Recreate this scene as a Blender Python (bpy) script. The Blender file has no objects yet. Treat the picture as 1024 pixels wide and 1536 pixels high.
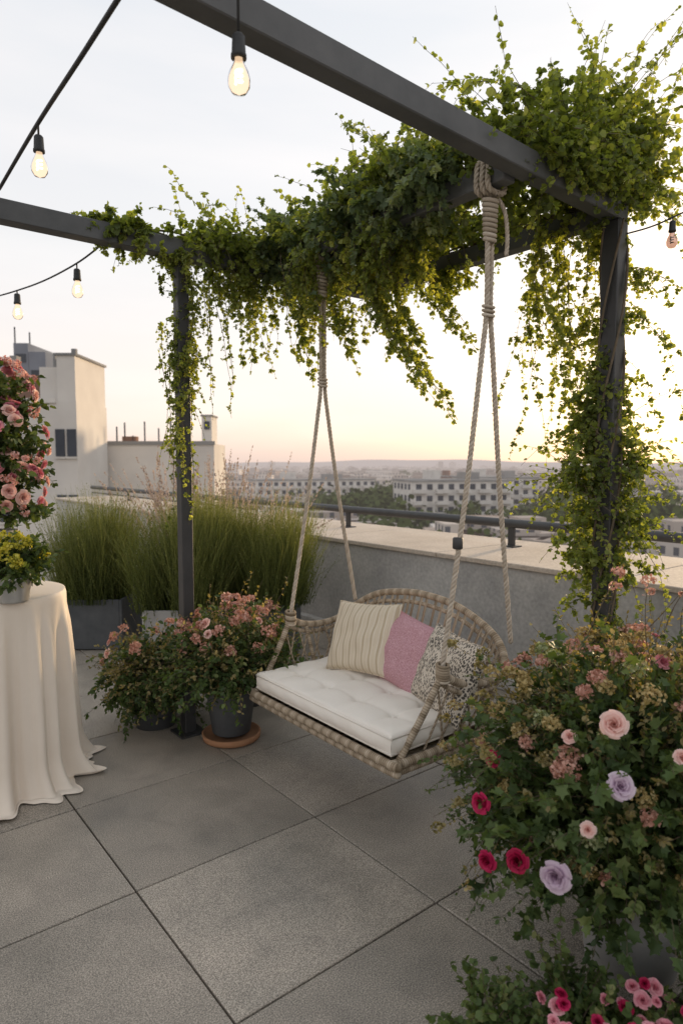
import bpy, math, random, numpy as np
from mathutils import Vector, Matrix
rng=np.random.default_rng(11); random.seed(11)
scene=bpy.context.scene
scene.view_settings.view_transform='Standard'
scene.view_settings.look='None'
scene.view_settings.exposure=0

# ---------------- helpers ----------------
FX,FY=0.625,0.7806
def W(lat,d,z):
    return np.array([lat*FY+d*FX, -lat*FX+d*FY, z])
def nrm(a): return a/np.maximum(np.linalg.norm(a,axis=-1,keepdims=True),1e-9)

class MB:
    def __init__(s): s.V=[];s.L=[];s.T=[];s.M=[];s.R=[];s.S=[];s.n=0
    def add(s,V,F,mat=0,rnd=0.5,smooth=False):
        V=np.asarray(V,float).reshape(-1,3);F=np.asarray(F,int)
        s.V.append(V);s.L.append((F+s.n).ravel());s.T.append(np.full(len(F),F.shape[1]))
        s.M.append(np.full(len(F),mat));s.S.append(np.full(len(F),smooth))
        r=np.asarray(rnd,float).reshape(-1)
        if len(r)!=len(V): r=np.repeat(r,len(V)//len(r))
        s.R.append(r);s.n+=len(V)
    def build(s,name,mats,parent=None):
        me=bpy.data.meshes.new(name)
        V=np.concatenate(s.V);L=np.concatenate(s.L);T=np.concatenate(s.T)
        me.vertices.add(len(V));me.vertices.foreach_set('co',V.ravel())
        me.loops.add(len(L));me.loops.foreach_set('vertex_index',L)
        me.polygons.add(len(T))
        me.polygons.foreach_set('loop_start',np.concatenate([[0],np.cumsum(T)[:-1]]))
        me.polygons.foreach_set('material_index',np.concatenate(s.M))
        me.polygons.foreach_set('use_smooth',np.concatenate(s.S))
        me.update(calc_edges=True)
        a=me.attributes.new('rnd','FLOAT','POINT');a.data.foreach_set('value',np.concatenate(s.R))
        for m in mats: me.materials.append(m)
        ob=bpy.data.objects.new(name,me);scene.collection.objects.link(ob)
        if parent: ob.parent=parent
        return ob
def empty(name):
    e=bpy.data.objects.new(name,None);scene.collection.objects.link(e);return e

def box(mb,lo,hi,mat=0,rnd=0.5,bev=0.0,frame=None):
    lo=np.array(lo,float);hi=np.array(hi,float);b=bev
    if b<=0:
        V=np.array([[x,y,z] for x in(lo[0],hi[0]) for y in(lo[1],hi[1]) for z in(lo[2],hi[2])])
        F=np.array([[0,1,3,2],[4,6,7,5],[0,4,5,1],[2,3,7,6],[0,2,6,4],[1,5,7,3]])
        if frame is not None: V=frame(V)
        mb.add(V,F,mat,rnd);return
    V=[];idx={}
    for sx in(0,1):
        for sy in(0,1):
            for sz in(0,1):
                c=np.array([(lo,hi)[sx][0],(lo,hi)[sy][1],(lo,hi)[sz][2]])
                sg=np.array([1-2*sx,1-2*sy,1-2*sz])*b
                for ax in range(3):
                    off=sg.copy();off[ax]=0
                    idx[(sx,sy,sz,ax)]=len(V);V.append(c+off)
    V=np.array(V)
    if frame is not None: V=frame(V)
    F4=[];F3=[]
    for ax in range(3):
        for s_ in(0,1):
            o=[a for a in range(3) if a!=ax];q=[]
            for (p,r) in((0,0),(1,0),(1,1),(0,1)):
                k=[0,0,0];k[ax]=s_;k[o[0]]=p;k[o[1]]=r;q.append(idx[(*k,ax)])
            F4.append(q)
    for ax in range(3):
        o=[a for a in range(3) if a!=ax]
        for p in(0,1):
            for r in(0,1):
                k0=[0,0,0];k1=[0,0,0];k0[o[0]]=k1[o[0]]=p;k0[o[1]]=k1[o[1]]=r;k1[ax]=1
                F4.append([idx[(*k0,o[0])],idx[(*k1,o[0])],idx[(*k1,o[1])],idx[(*k0,o[1])]])
    for sx in(0,1):
        for sy in(0,1):
            for sz in(0,1): F3.append([idx[(sx,sy,sz,a)] for a in range(3)])
    n0=mb.n;mb.add(V,F4,mat,rnd)
    mb.L.append((np.array(F3)+n0).ravel());mb.T.append(np.full(8,3));mb.M.append(np.full(8,mat));mb.S.append(np.full(8,False))

def spline(P,n,closed=False):
    P=np.asarray(P,float);m=len(P)
    if closed: Q=np.vstack([P[-1],P,P[0],P[1]]);segs=m
    else: Q=np.vstack([2*P[0]-P[1],P,2*P[-1]-P[-2]]);segs=m-1
    t=np.linspace(0,segs,n,endpoint=not closed);i=np.minimum(t.astype(int),segs-1);f=(t-i)[:,None]
    a,b,c,d=Q[i],Q[i+1],Q[i+2],Q[i+3]
    return .5*((2*b)+(c-a)*f+(2*a-5*b+4*c-d)*f**2+(-a+3*b-3*c+d)*f**3)
def resamp(P,step):
    P=np.asarray(P,float);s=np.concatenate([[0],np.cumsum(np.linalg.norm(np.diff(P,axis=0),axis=1))])
    n=max(2,int(s[-1]/step)+1);t=np.linspace(0,s[-1],n)
    return np.stack([np.interp(t,s,P[:,k]) for k in range(3)],1),t
def frames(P,closed=False):
    if closed: T=nrm(np.roll(P,-1,0)-np.roll(P,1,0))
    else: T=nrm(np.gradient(P,axis=0))
    ref=np.array([0,0,1.]) if abs(T[0][2])<.8 else np.array([1.,0,0])
    N=np.zeros_like(P);n=nrm(np.cross(T[0],ref));
    for i in range(len(P)):
        n=n-T[i]*np.dot(n,T[i]);n=n/np.linalg.norm(n);N[i]=n
    return T,N,np.cross(T,N)
def tube(mb,P,r,seg=8,mat=0,rnd=.5,closed=False,smooth=True,caps=True):
    P=np.asarray(P,float);n=len(P);T,N,B=frames(P,closed)
    r=np.broadcast_to(np.asarray(r,float),(n,))
    a=np.arange(seg)*2*np.pi/seg
    V=P[:,None]+r[:,None,None]*(np.cos(a)[None,:,None]*N[:,None]+np.sin(a)[None,:,None]*B[:,None])
    i=np.arange(n if closed else n-1)[:,None];j=np.arange(seg)[None,:]
    i2=(i+1)%n;j2=(j+1)%seg
    F=np.stack([i*seg+j,i*seg+j2,i2*seg+j2,i2*seg+j],-1).reshape(-1,4)
    mb.add(V,F,mat,rnd,smooth)
    if not closed and caps:
        n0=mb.n-n*seg
        for base in(0,(n-1)*seg):
            mb.L.append(np.arange(seg)+base+n0);mb.T.append(np.array([seg]));mb.M.append(np.array([mat]));mb.S.append(np.array([False]))
def wrapped(mb,ctrl,r,closed=False,mat=0,seg=12,pitch=.011,n=60):
    P=spline(ctrl,n,closed)
    if closed: P=np.vstack([P,P[:1]])
    P,t=resamp(P,pitch/5)
    w=np.abs(np.sin(np.pi*t/pitch))**.6
    tube(mb,P,r*(.9+.14*w),seg,mat,rnd=np.clip(.15+.5*w+.2*np.sin(np.floor(t/pitch)*7.3)+.1*np.sin(np.floor(t/pitch)*2.1),0,1))
def rope(mb,ctrl,R,mat=0,n=40,pitch=None):
    pitch=pitch or R*5.5
    P,t=resamp(spline(ctrl,n),pitch/9);T,N,B=frames(P)
    for k in range(3):
        ph=2*np.pi*t/pitch+k*2*np.pi/3
        Q=P+.52*R*(np.cos(ph)[:,None]*N+np.sin(ph)[:,None]*B)
        tube(mb,Q,R*.56,6,mat,rnd=.3+.2*k)
def lathe(mb,prof,c,seg=40,mat=0,smooth=True,rnd=.5):
    prof=np.asarray(prof,float);a=np.arange(seg)*2*np.pi/seg;n=len(prof)
    V=np.stack([c[0]+prof[:,0,None]*np.cos(a),c[1]+prof[:,0,None]*np.sin(a),c[2]+np.repeat(prof[:,1,None],seg,1)],-1)
    i=np.arange(n-1)[:,None];j=np.arange(seg)[None,:];j2=(j+1)%seg
    F=np.stack([i*seg+j,i*seg+j2,(i+1)*seg+j2,(i+1)*seg+j],-1).reshape(-1,4)
    mb.add(V,F,mat,rnd,smooth)

OVAL=(np.array([[0,0,0],[.27,.28,.07],[.27,.66,.08],[0,1,-.05],[-.27,.66,.08],[-.27,.28,.07]]),np.array([[0,1,2,3],[0,3,4,5]]))
IVY=(np.array([[0,.05,0],[.46,.08,.10],[.30,.36,.05],[.44,.62,.09],[.16,.70,.03],[0,1,-.08],[-.16,.70,.03],[-.44,.62,.09],[-.30,.36,.05],[-.46,.08,.10]]),
     np.array([[0,1,2,3,4,5],[0,5,6,7,8,9]]))
ROUND=(np.array([[0,0,0],[.40,.22,.10],[.42,.62,.10],[0,.92,-.04],[-.42,.62,.10],[-.40,.22,.10]]),np.array([[0,1,2,3],[0,3,4,5]]))
def leaves(mb,P,D,N,S,tm,mat=0,rnd=None):
    n=len(P);D=nrm(D);X=nrm(np.cross(D,N));Z=np.cross(X,D);t,F=tm
    S=np.broadcast_to(S,(n,))[:,None,None]
    V=P[:,None]+S*(t[None,:,0,None]*X[:,None]+t[None,:,1,None]*D[:,None]+t[None,:,2,None]*Z[:,None])
    FF=(np.arange(n)[:,None,None]*len(t)+F[None]).reshape(-1,F.shape[1])
    if rnd is None: rnd=rng.random(n)
    mb.add(V,FF,mat,np.repeat(rnd,len(t)),True)
def strands(p0,d0,L,droop,wig,n):
    m=len(p0);out=np.zeros((m,n+1,3));out[:,0]=p0;p=p0.copy();d=nrm(d0)
    L=np.broadcast_to(L,(m,))[:,None];droop=np.broadcast_to(droop,(m,))
    for i in range(n):
        d=d+rng.normal(0,wig,(m,3));d[:,2]-=droop/n*2;d=nrm(d);p=p+d*L/n;out[:,i+1]=p
    return out
def stems(mb,S,r,mat=1):
    m,n,_=S.shape;T=nrm(np.gradient(S,axis=1));ref=np.array([.53,.31,.23])
    N=nrm(np.cross(T,ref));B=np.cross(T,N);rr=(r*np.linspace(1,.4,n))[None,:,None,None]
    a=np.arange(3)*2*np.pi/3
    V=S[:,:,None]+rr*(np.cos(a)[None,None,:,None]*N[:,:,None]+np.sin(a)[None,None,:,None]*B[:,:,None])
    mi=np.arange(m)[:,None,None];i=np.arange(n-1)[None,:,None];j=np.arange(3)[None,None,:];j2=(j+1)%3
    b=mi*n*3
    F=np.stack([b+i*3+j,b+i*3+j2,b+(i+1)*3+j2,b+(i+1)*3+j],-1).reshape(-1,4)
    mb.add(V,F,mat,.5,True)
def leafalong(mb,S,k,size,tm,mat=0,t0=0.,side=1.0,up=.8,down=.2,tone=None,tip=.6):
    m,n,_=S.shape
    t=t0+(1-t0)*rng.random((m,k));x=t*(n-1);i=np.minimum(x.astype(int),n-2);f=(x-i)[...,None]
    mi=np.arange(m)[:,None]
    A=S[mi,i];Bp=S[mi,i+1];P=(A*(1-f)+Bp*f).reshape(-1,3);T=nrm(Bp-A).reshape(-1,3)
    q=rng.normal(0,1,P.shape);D=T*.6+nrm(q)*side;D[:,2]-=down
    N=rng.normal(0,.55,P.shape);N[:,2]+=up
    s=size*rng.uniform(.6,1.25,len(P))*(1-(1-tip)*t.reshape(-1))
    base=rng.random((m,1)) if tone is None else np.broadcast_to(np.asarray(tone).reshape(-1,1),(m,1))
    r=np.clip(base*.75+.25*rng.random((m,k))+rng.normal(0,.06,(m,k)),0,1).reshape(-1)
    leaves(mb,P,D,N,s,tm,mat,r)
def sph(n,zmin=-1.):
    z=rng.uniform(zmin,1,n);a=rng.uniform(0,2*np.pi,n);r=np.sqrt(1-z*z)
    return np.stack([r*np.cos(a),r*np.sin(a),z],1)

def rose_template():
    Vs=[];Fs=[];Rs=[];off=0
    layers=[(3,.62,-4,1.05,.09),(3,.66,0,.95,.16),(4,.68,4,.82,.23),(5,.70,8,.72,.30),(5,.74,17,.74,.37),(6,.74,30,.62,.43),(6,.74,48,.60,.47),(5,.70,68,.66,.48)]
    nl=len(layers)
    for li,(cnt,Lh,tilt,hw,r0) in enumerate(layers):
        for p in range(cnt):
            ph0=2*np.pi*p/cnt+li*.75+rng.normal(0,.14);al=math.radians(tilt+rng.normal(0,6));Lq=Lh*rng.uniform(.9,1.08)
            u=np.linspace(-1,1,6)[None,:];v=np.linspace(0,1,6)[:,None]
            w=hw*np.clip(np.sin(np.pi*(.14+.66*v)),0,1)**.55
            rad=r0*np.clip(v*2.2,0,1)**.6+Lq*math.sin(al)*v+.10*v**5*(.3+li*.2)+.05*u*v
            z=Lq*math.cos(al)*v*(1-.13*u*u)-.10*v**5*(li*.26)+.03*np.sin(5*u+p*2)*v
            ph=ph0+u*w
            V=np.stack([rad*np.cos(ph),rad*np.sin(ph),z+0*u],-1).reshape(-1,3)
            i=np.arange(5)[:,None];j=np.arange(5)[None,:]
            F=np.stack([i*6+j,i*6+j+1,(i+1)*6+j+1,(i+1)*6+j],-1).reshape(-1,4)
            Vs.append(V);Fs.append(F+off);off+=36;Rs.append(np.clip((li/nl*.3+.6*v**1.5+0*u).reshape(-1)+rng.normal(0,.05),0,1))
    return np.concatenate(Vs),np.concatenate(Fs),np.concatenate(Rs)
ROSES=[rose_template() for _ in range(4)]
def rose(mb,p,axis,R,mat):
    V,F,Rn=ROSES[rng.integers(0,4)]
    z=nrm(np.array(axis,float));x=nrm(np.cross(z,[.3,.2,.9]));y=np.cross(z,x);a=rng.uniform(0,6.28)
    x2=x*math.cos(a)+y*math.sin(a);y2=np.cross(z,x2)
    op=rng.uniform(.82,1.0);Q=V*R*.85*np.array([op,op,1.15-.15*op])
    mb.add(np.array(p)+Q[:,:1]*x2+Q[:,1:2]*y2+(Q[:,2:3]-R*.3)*z,F,mat,np.clip(Rn+rng.normal(0,.08),0,1),True)
def cluster(mb,p,axis,R,mat,k=90,ps=.012):
    z=nrm(np.array(axis,float));D=sph(k);D=D+z*.7;D=nrm(D)
    P=np.array(p)+D*R*rng.uniform(.6,1,(k,1))*np.array([1,1,.75])
    for q in range(2):
        leaves(mb,P,D*.5+rng.normal(0,.8,P.shape),D+rng.normal(0,.3,P.shape),ps*rng.uniform(.8,1.4,k),ROUND,mat)

# ---------------- materials ----------------
def newmat(name):
    m=bpy.data.materials.new(name);m.use_nodes=True;nt=m.node_tree
    for n in list(nt.nodes): nt.nodes.remove(n)
    out=nt.nodes.new('ShaderNodeOutputMaterial');return m,nt,out
def N(nt,t,**k):
    n=nt.nodes.new(t)
    for a,b in k.items(): setattr(n,a,b)
    return n
def ramp(nt,cols):
    r=nt.nodes.new('ShaderNodeValToRGB');e=r.color_ramp.elements
    e[0].position=cols[0][0];e[0].color=(*cols[0][1],1);e[1].position=cols[-1][0];e[1].color=(*cols[-1][1],1)
    for p,c in cols[1:-1]:
        x=e.new(p);x.color=(*c,1)
    return r
def surf(name,c1,c2,scale=8,rough=.8,bump=.3,bscale=80,metal=0,bd=.004,detail=8,spec=.4,fine=0.0):
    m,nt,out=newmat(name);b=N(nt,'ShaderNodeBsdfPrincipled');tc=N(nt,'ShaderNodeTexCoord')
    n1=N(nt,'ShaderNodeTexNoise');n1.inputs['Scale'].default_value=scale;n1.inputs['Detail'].default_value=detail;n1.inputs['Roughness'].default_value=.65
    nt.links.new(tc.outputs['Object'],n1.inputs['Vector'])
    r=ramp(nt,[(.3,c1),(.7,c2)]);nt.links.new(n1.outputs['Fac'],r.inputs['Fac'])
    n2=N(nt,'ShaderNodeTexNoise');n2.inputs['Scale'].default_value=bscale;n2.inputs['Detail'].default_value=4
    nt.links.new(tc.outputs['Object'],n2.inputs['Vector'])
    col=r.outputs['Color']
    if fine>0:
        mx=N(nt,'ShaderNodeMix',data_type='RGBA',blend_type='OVERLAY');mx.inputs['Factor'].default_value=fine
        nt.links.new(col,mx.inputs['A']);nt.links.new(n2.outputs['Fac'],mx.inputs['B']);col=mx.outputs['Result']
    nt.links.new(col,b.inputs['Base Color'])
    bp=N(nt,'ShaderNodeBump');bp.inputs['Strength'].default_value=bump;bp.inputs['Distance'].default_value=bd
    nt.links.new(n2.outputs['Fac'],bp.inputs['Height']);nt.links.new(bp.outputs['Normal'],b.inputs['Normal'])
    b.inputs['Roughness'].default_value=rough;b.inputs['Metallic'].default_value=metal
    b.inputs['Specular IOR Level'].default_value=spec
    nt.links.new(b.outputs[0],out.inputs['Surface']);return m
def leafmat(name,cols,trans=.35,rough=.5,tcol=None,spec=.25):
    m,nt,out=newmat(name);at=N(nt,'ShaderNodeAttribute',attribute_name='rnd')
    r=ramp(nt,cols);nt.links.new(at.outputs['Fac'],r.inputs['Fac'])
    b=N(nt,'ShaderNodeBsdfPrincipled');b.inputs['Roughness'].default_value=rough;b.inputs['Specular IOR Level'].default_value=spec
    nt.links.new(r.outputs['Color'],b.inputs['Base Color'])
    if trans<=0: nt.links.new(b.outputs[0],out.inputs['Surface']);return m
    t=N(nt,'ShaderNodeBsdfTranslucent')
    mx=N(nt,'ShaderNodeMix',data_type='RGBA',blend_type='MULTIPLY');mx.inputs['Factor'].default_value=1
    mx.inputs['B'].default_value=(*(tcol or (2.3,2.1,.6)),1);nt.links.new(r.outputs['Color'],mx.inputs['A'])
    nt.links.new(mx.outputs['Result'],t.inputs['Color'])
    ms=N(nt,'ShaderNodeMixShader');ms.inputs[0].default_value=trans
    nt.links.new(b.outputs[0],ms.inputs[1]);nt.links.new(t.outputs[0],ms.inputs[2]);nt.links.new(ms.outputs[0],out.inputs['Surface']);return m

M_vine=leafmat('vine_leaf',[(0,(.075,.10,.035)),(.45,(.16,.205,.06)),(.8,(.26,.30,.09)),(1,(.38,.39,.14))],.46,tcol=(2.4,2.2,.65))
M_vined=leafmat('vine_leaf_dark',[(0,(.07,.11,.065)),(.6,(.15,.20,.11)),(1,(.26,.30,.18))],.35)
M_stem=surf('vine_stem',(.09,.07,.045),(.16,.12,.08),30,.85)
M_bush=leafmat('shrub_leaf',[(0,(.03,.052,.02)),(.5,(.07,.11,.035)),(.85,(.13,.175,.06)),(1,(.23,.24,.10))],.25)
M_sage=leafmat('dusty_leaf',[(0,(.11,.10,.045)),(.5,(.22,.185,.085)),(1,(.36,.30,.16))],.3)
M_grass=leafmat('grass_blade',[(0,(.055,.075,.022)),(.5,(.14,.165,.05)),(1,(.28,.28,.11))],.3,tcol=(1.7,1.6,.7))
M_plume=leafmat('grass_plume',[(0,(.36,.27,.22)),(1,(.6,.5,.44))],.4,tcol=(1,.95,.9))
pw=(1.1,1,.95)
M_pink=leafmat('petal_pink',[(0,(.45,.08,.14)),(.5,(.70,.24,.31)),(1,(.82,.46,.49))],.3,tcol=pw)
M_blush=leafmat('petal_blush',[(0,(.6,.24,.18)),(.5,(.8,.50,.44)),(1,(.86,.68,.62))],.3,tcol=pw)
M_crim=leafmat('petal_crimson',[(0,(.12,.002,.015)),(.5,(.36,.006,.05)),(1,(.62,.03,.13))],.2,tcol=pw)
M_lav=leafmat('petal_lavender',[(0,(.36,.2,.34)),(.5,(.56,.42,.54)),(1,(.74,.64,.70))],.3,tcol=pw)
M_dust=leafmat('petal_dusty_rose',[(0,(.42,.2,.14)),(.5,(.6,.34,.26)),(1,(.76,.5,.41))],.3,tcol=pw)
M_buff=leafmat('petal_buff',[(0,(.26,.19,.06)),(.5,(.44,.34,.14)),(1,(.58,.48,.25))],.3,tcol=pw)
M_yel=leafmat('petal_yellow_green',[(0,(.25,.28,.04)),(.5,(.45,.42,.06)),(1,(.6,.55,.12))],.3)
M_greenfl=leafmat('petal_green',[(0,(.15,.19,.09)),(.5,(.28,.32,.18)),(1,(.42,.43,.28))],.3)

M_metal=surf('dark_steel',(.028,.028,.03),(.05,.05,.05),4,.5,.15,200,.0,.001,spec=.5)
M_beam=surf('grey_painted_timber',(.075,.078,.08),(.13,.13,.13),3,.6,.25,60,0,.001,spec=.4)
M_rope=leafmat('rope_fibre',[(0,(.34,.28,.21)),(.5,(.48,.41,.33)),(1,(.58,.51,.42))],0,.9,spec=.1)
M_rattan=leafmat('rattan_wrap',[(0,(.12,.085,.05)),(.35,(.27,.21,.145)),(.7,(.42,.34,.25)),(1,(.54,.46,.36))],0,.8,spec=.15)
M_cush=surf('ivory_canvas',(.76,.70,.62),(.82,.765,.69),3,.9,.35,500,0,.0008,spec=.15)
M_cloth=surf('linen_tablecloth',(.72,.63,.53),(.78,.70,.60),2,.9,.3,600,0,.0006,spec=.15)
M_pot=surf('graphite_pot',(.06,.065,.07),(.1,.105,.11),6,.7,.2,80)
M_potl=surf('pale_grey_pot',(.32,.31,.30),(.42,.41,.40),5,.75,.3,80)
M_terra=surf('terracotta',(.32,.16,.08),(.42,.22,.12),10,.85,.3,90)
M_soil=surf('soil',(.03,.022,.015),(.07,.05,.035),25,.95,1,60,bd=.02)
M_tin=surf('galvanised_tin',(.45,.45,.44),(.6,.6,.58),12,.35,.1,60,.8,.001)
M_conc=surf('parapet_concrete',(.33,.32,.31),(.54,.52,.49),1.8,.85,.35,40,fine=.35)
M_cap=surf('coping_stone',(.44,.37,.30),(.58,.50,.42),1.8,.8,.3,60,fine=.4)
M_black=surf('socket_rubber',(.02,.02,.02),(.035,.035,.035),20,.6)

def pavmat():
    m,nt,out=newmat('paving_slab');b=N(nt,'ShaderNodeBsdfPrincipled');tc=N(nt,'ShaderNodeTexCoord')
    at=N(nt,'ShaderNodeAttribute',attribute_name='rnd')
    big=N(nt,'ShaderNodeTexNoise');big.inputs['Scale'].default_value=1.7;big.inputs['Detail'].default_value=9;big.inputs['Roughness'].default_value=.62
    nt.links.new(tc.outputs['Object'],big.inputs['Vector'])
    r=ramp(nt,[(.28,(.20,.18,.15)),(.5,(.30,.262,.215)),(.72,(.39,.335,.275))]);nt.links.new(big.outputs['Fac'],r.inputs['Fac'])
    fi=N(nt,'ShaderNodeTexNoise');fi.inputs['Scale'].default_value=230;fi.inputs['Detail'].default_value=3
    nt.links.new(tc.outputs['Object'],fi.inputs['Vector'])
    fr=ramp(nt,[(.34,(.2,.2,.2)),(.5,(.5,.5,.5)),(.64,(.88,.88,.88))]);nt.links.new(fi.outputs['Fac'],fr.inputs['Fac'])
    mx=N(nt,'ShaderNodeMix',data_type='RGBA',blend_type='OVERLAY');mx.inputs['Factor'].default_value=.9
    nt.links.new(r.outputs['Color'],mx.inputs['A']);nt.links.new(fr.outputs['Color'],mx.inputs['B'])
    hs=N(nt,'ShaderNodeHueSaturation');mr=N(nt,'ShaderNodeMapRange');mr.inputs['To Min'].default_value=.84;mr.inputs['To Max'].default_value=1.1
    nt.links.new(at.outputs['Fac'],mr.inputs['Value']);nt.links.new(mr.outputs[0],hs.inputs['Value']);nt.links.new(mx.outputs['Result'],hs.inputs['Color'])
    st=N(nt,'ShaderNodeTexNoise');st.inputs['Scale'].default_value=5;st.inputs['Detail'].default_value=8;st.inputs['Distortion'].default_value=.8
    nt.links.new(tc.outputs['Object'],st.inputs['Vector']);sr=ramp(nt,[(.5,(1,1,1)),(.62,(.84,.84,.85)),(.7,(.78,.78,.79))]);nt.links.new(st.outputs['Fac'],sr.inputs['Fac'])
    m2=N(nt,'ShaderNodeMix',data_type='RGBA',blend_type='MULTIPLY');m2.inputs['Factor'].default_value=.6;nt.links.new(hs.outputs[0],m2.inputs['A']);nt.links.new(sr.outputs[0],m2.inputs['B'])
    nt.links.new(m2.outputs['Result'],b.inputs['Base Color'])
    rr=ramp(nt,[(.3,(.38,.38,.38)),(.7,(.68,.68,.68))]);nt.links.new(big.outputs['Fac'],rr.inputs['Fac']);nt.links.new(rr.outputs[0],b.inputs['Roughness'])
    bp=N(nt,'ShaderNodeBump');bp.inputs['Strength'].default_value=.35;bp.inputs['Distance'].default_value=.002
    nt.links.new(fi.outputs['Fac'],bp.inputs['Height']);nt.links.new(bp.outputs[0],b.inputs['Normal'])
    nt.links.new(b.outputs[0],out.inputs['Surface']);return m
M_pav=pavmat()

HAZE=(.68,.59,.56)  # aerial haze painted into city materials as emission, stronger with distance from origin
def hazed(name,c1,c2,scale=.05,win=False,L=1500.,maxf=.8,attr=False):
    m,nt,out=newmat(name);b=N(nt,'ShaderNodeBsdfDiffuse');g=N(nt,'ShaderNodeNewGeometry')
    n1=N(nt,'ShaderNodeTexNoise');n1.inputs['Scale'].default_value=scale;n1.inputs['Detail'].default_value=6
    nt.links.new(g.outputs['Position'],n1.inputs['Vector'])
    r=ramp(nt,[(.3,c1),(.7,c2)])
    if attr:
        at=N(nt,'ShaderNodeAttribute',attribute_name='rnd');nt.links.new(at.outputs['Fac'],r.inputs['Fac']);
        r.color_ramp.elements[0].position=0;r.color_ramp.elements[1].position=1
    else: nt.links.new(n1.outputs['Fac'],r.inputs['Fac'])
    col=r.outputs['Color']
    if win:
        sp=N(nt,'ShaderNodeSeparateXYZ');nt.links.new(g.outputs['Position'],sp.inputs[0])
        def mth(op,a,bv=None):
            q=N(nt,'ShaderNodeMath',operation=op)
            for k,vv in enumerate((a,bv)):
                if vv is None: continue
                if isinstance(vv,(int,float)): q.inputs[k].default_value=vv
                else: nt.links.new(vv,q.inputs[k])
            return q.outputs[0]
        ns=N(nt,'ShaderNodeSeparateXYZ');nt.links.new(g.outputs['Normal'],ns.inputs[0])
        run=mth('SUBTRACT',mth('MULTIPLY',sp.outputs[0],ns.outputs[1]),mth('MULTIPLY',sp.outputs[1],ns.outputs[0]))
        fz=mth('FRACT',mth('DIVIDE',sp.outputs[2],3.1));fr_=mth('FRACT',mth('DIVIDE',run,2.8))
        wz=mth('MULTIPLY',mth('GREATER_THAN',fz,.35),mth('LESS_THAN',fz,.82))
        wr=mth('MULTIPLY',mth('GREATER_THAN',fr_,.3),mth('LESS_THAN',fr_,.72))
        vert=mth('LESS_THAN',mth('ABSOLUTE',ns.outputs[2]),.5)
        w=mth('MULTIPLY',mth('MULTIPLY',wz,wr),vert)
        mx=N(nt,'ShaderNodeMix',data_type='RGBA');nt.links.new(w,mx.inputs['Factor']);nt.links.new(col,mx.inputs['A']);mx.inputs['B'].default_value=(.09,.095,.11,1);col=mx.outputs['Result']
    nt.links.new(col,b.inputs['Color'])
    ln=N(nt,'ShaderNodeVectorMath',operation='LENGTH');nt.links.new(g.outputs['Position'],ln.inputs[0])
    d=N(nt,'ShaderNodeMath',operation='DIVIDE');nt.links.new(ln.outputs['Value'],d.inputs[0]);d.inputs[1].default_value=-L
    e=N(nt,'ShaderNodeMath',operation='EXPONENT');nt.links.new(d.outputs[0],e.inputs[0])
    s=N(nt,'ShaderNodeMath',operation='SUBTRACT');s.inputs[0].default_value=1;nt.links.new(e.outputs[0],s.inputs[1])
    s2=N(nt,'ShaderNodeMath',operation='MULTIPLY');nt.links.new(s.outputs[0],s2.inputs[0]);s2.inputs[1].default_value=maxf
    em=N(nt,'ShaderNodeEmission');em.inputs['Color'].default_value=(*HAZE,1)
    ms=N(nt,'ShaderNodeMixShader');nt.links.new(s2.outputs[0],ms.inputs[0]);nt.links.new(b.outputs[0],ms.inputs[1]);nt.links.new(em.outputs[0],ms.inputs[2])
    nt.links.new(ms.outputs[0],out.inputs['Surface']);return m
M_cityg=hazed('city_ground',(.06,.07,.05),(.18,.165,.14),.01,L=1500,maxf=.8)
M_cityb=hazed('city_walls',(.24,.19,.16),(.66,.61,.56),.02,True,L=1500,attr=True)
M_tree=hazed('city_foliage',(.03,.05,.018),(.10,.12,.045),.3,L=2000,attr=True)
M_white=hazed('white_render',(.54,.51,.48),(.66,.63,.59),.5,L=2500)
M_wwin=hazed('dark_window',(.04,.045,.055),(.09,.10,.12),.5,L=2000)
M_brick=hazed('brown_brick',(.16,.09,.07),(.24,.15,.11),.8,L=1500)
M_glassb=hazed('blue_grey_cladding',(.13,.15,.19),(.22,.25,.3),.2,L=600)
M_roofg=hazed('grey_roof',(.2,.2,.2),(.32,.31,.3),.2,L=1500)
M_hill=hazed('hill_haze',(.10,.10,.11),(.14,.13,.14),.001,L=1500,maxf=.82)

# ---------------- world & sun ----------------
sunv=Vector((1.25,.30,0)).normalized();el=math.radians(9)
sundir=Vector((sunv.x*math.cos(el),sunv.y*math.cos(el),math.sin(el)))
w=bpy.data.worlds.new('World');scene.world=w;w.use_nodes=True;nt=w.node_tree
for n in list(nt.nodes): nt.nodes.remove(n)
out=nt.nodes.new('ShaderNodeOutputWorld')
sky=N(nt,'ShaderNodeTexSky',sky_type='NISHITA');sky.sun_disc=False;sky.sun_elevation=el;sky.sun_rotation=math.atan2(sunv.x,sunv.y);sky.dust_density=2.5;sky.air_density=1.
b1=N(nt,'ShaderNodeBackground');b1.inputs['Strength'].default_value=.05;nt.links.new(sky.outputs[0],b1.inputs[0])
tc=N(nt,'ShaderNodeTexCoord');sp=N(nt,'ShaderNodeSeparateXYZ');nt.links.new(tc.outputs['Generated'],sp.inputs[0])
r=ramp(nt,[(0,(.84,.67,.62)),(.04,(.92,.76,.70)),(.12,(.94,.83,.79)),(.28,(.87,.84,.83)),(.6,(.78,.80,.83)),(1,(.72,.74,.78))]);nt.links.new(sp.outputs[2],r.inputs[0])
mp=N(nt,'ShaderNodeMapping');mp.inputs['Scale'].default_value=(1.2,1.2,6);nt.links.new(tc.outputs['Generated'],mp.inputs[0])
cn=N(nt,'ShaderNodeTexNoise');cn.inputs['Scale'].default_value=1.6;cn.inputs['Detail'].default_value=6;nt.links.new(mp.outputs[0],cn.inputs[0])
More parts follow.
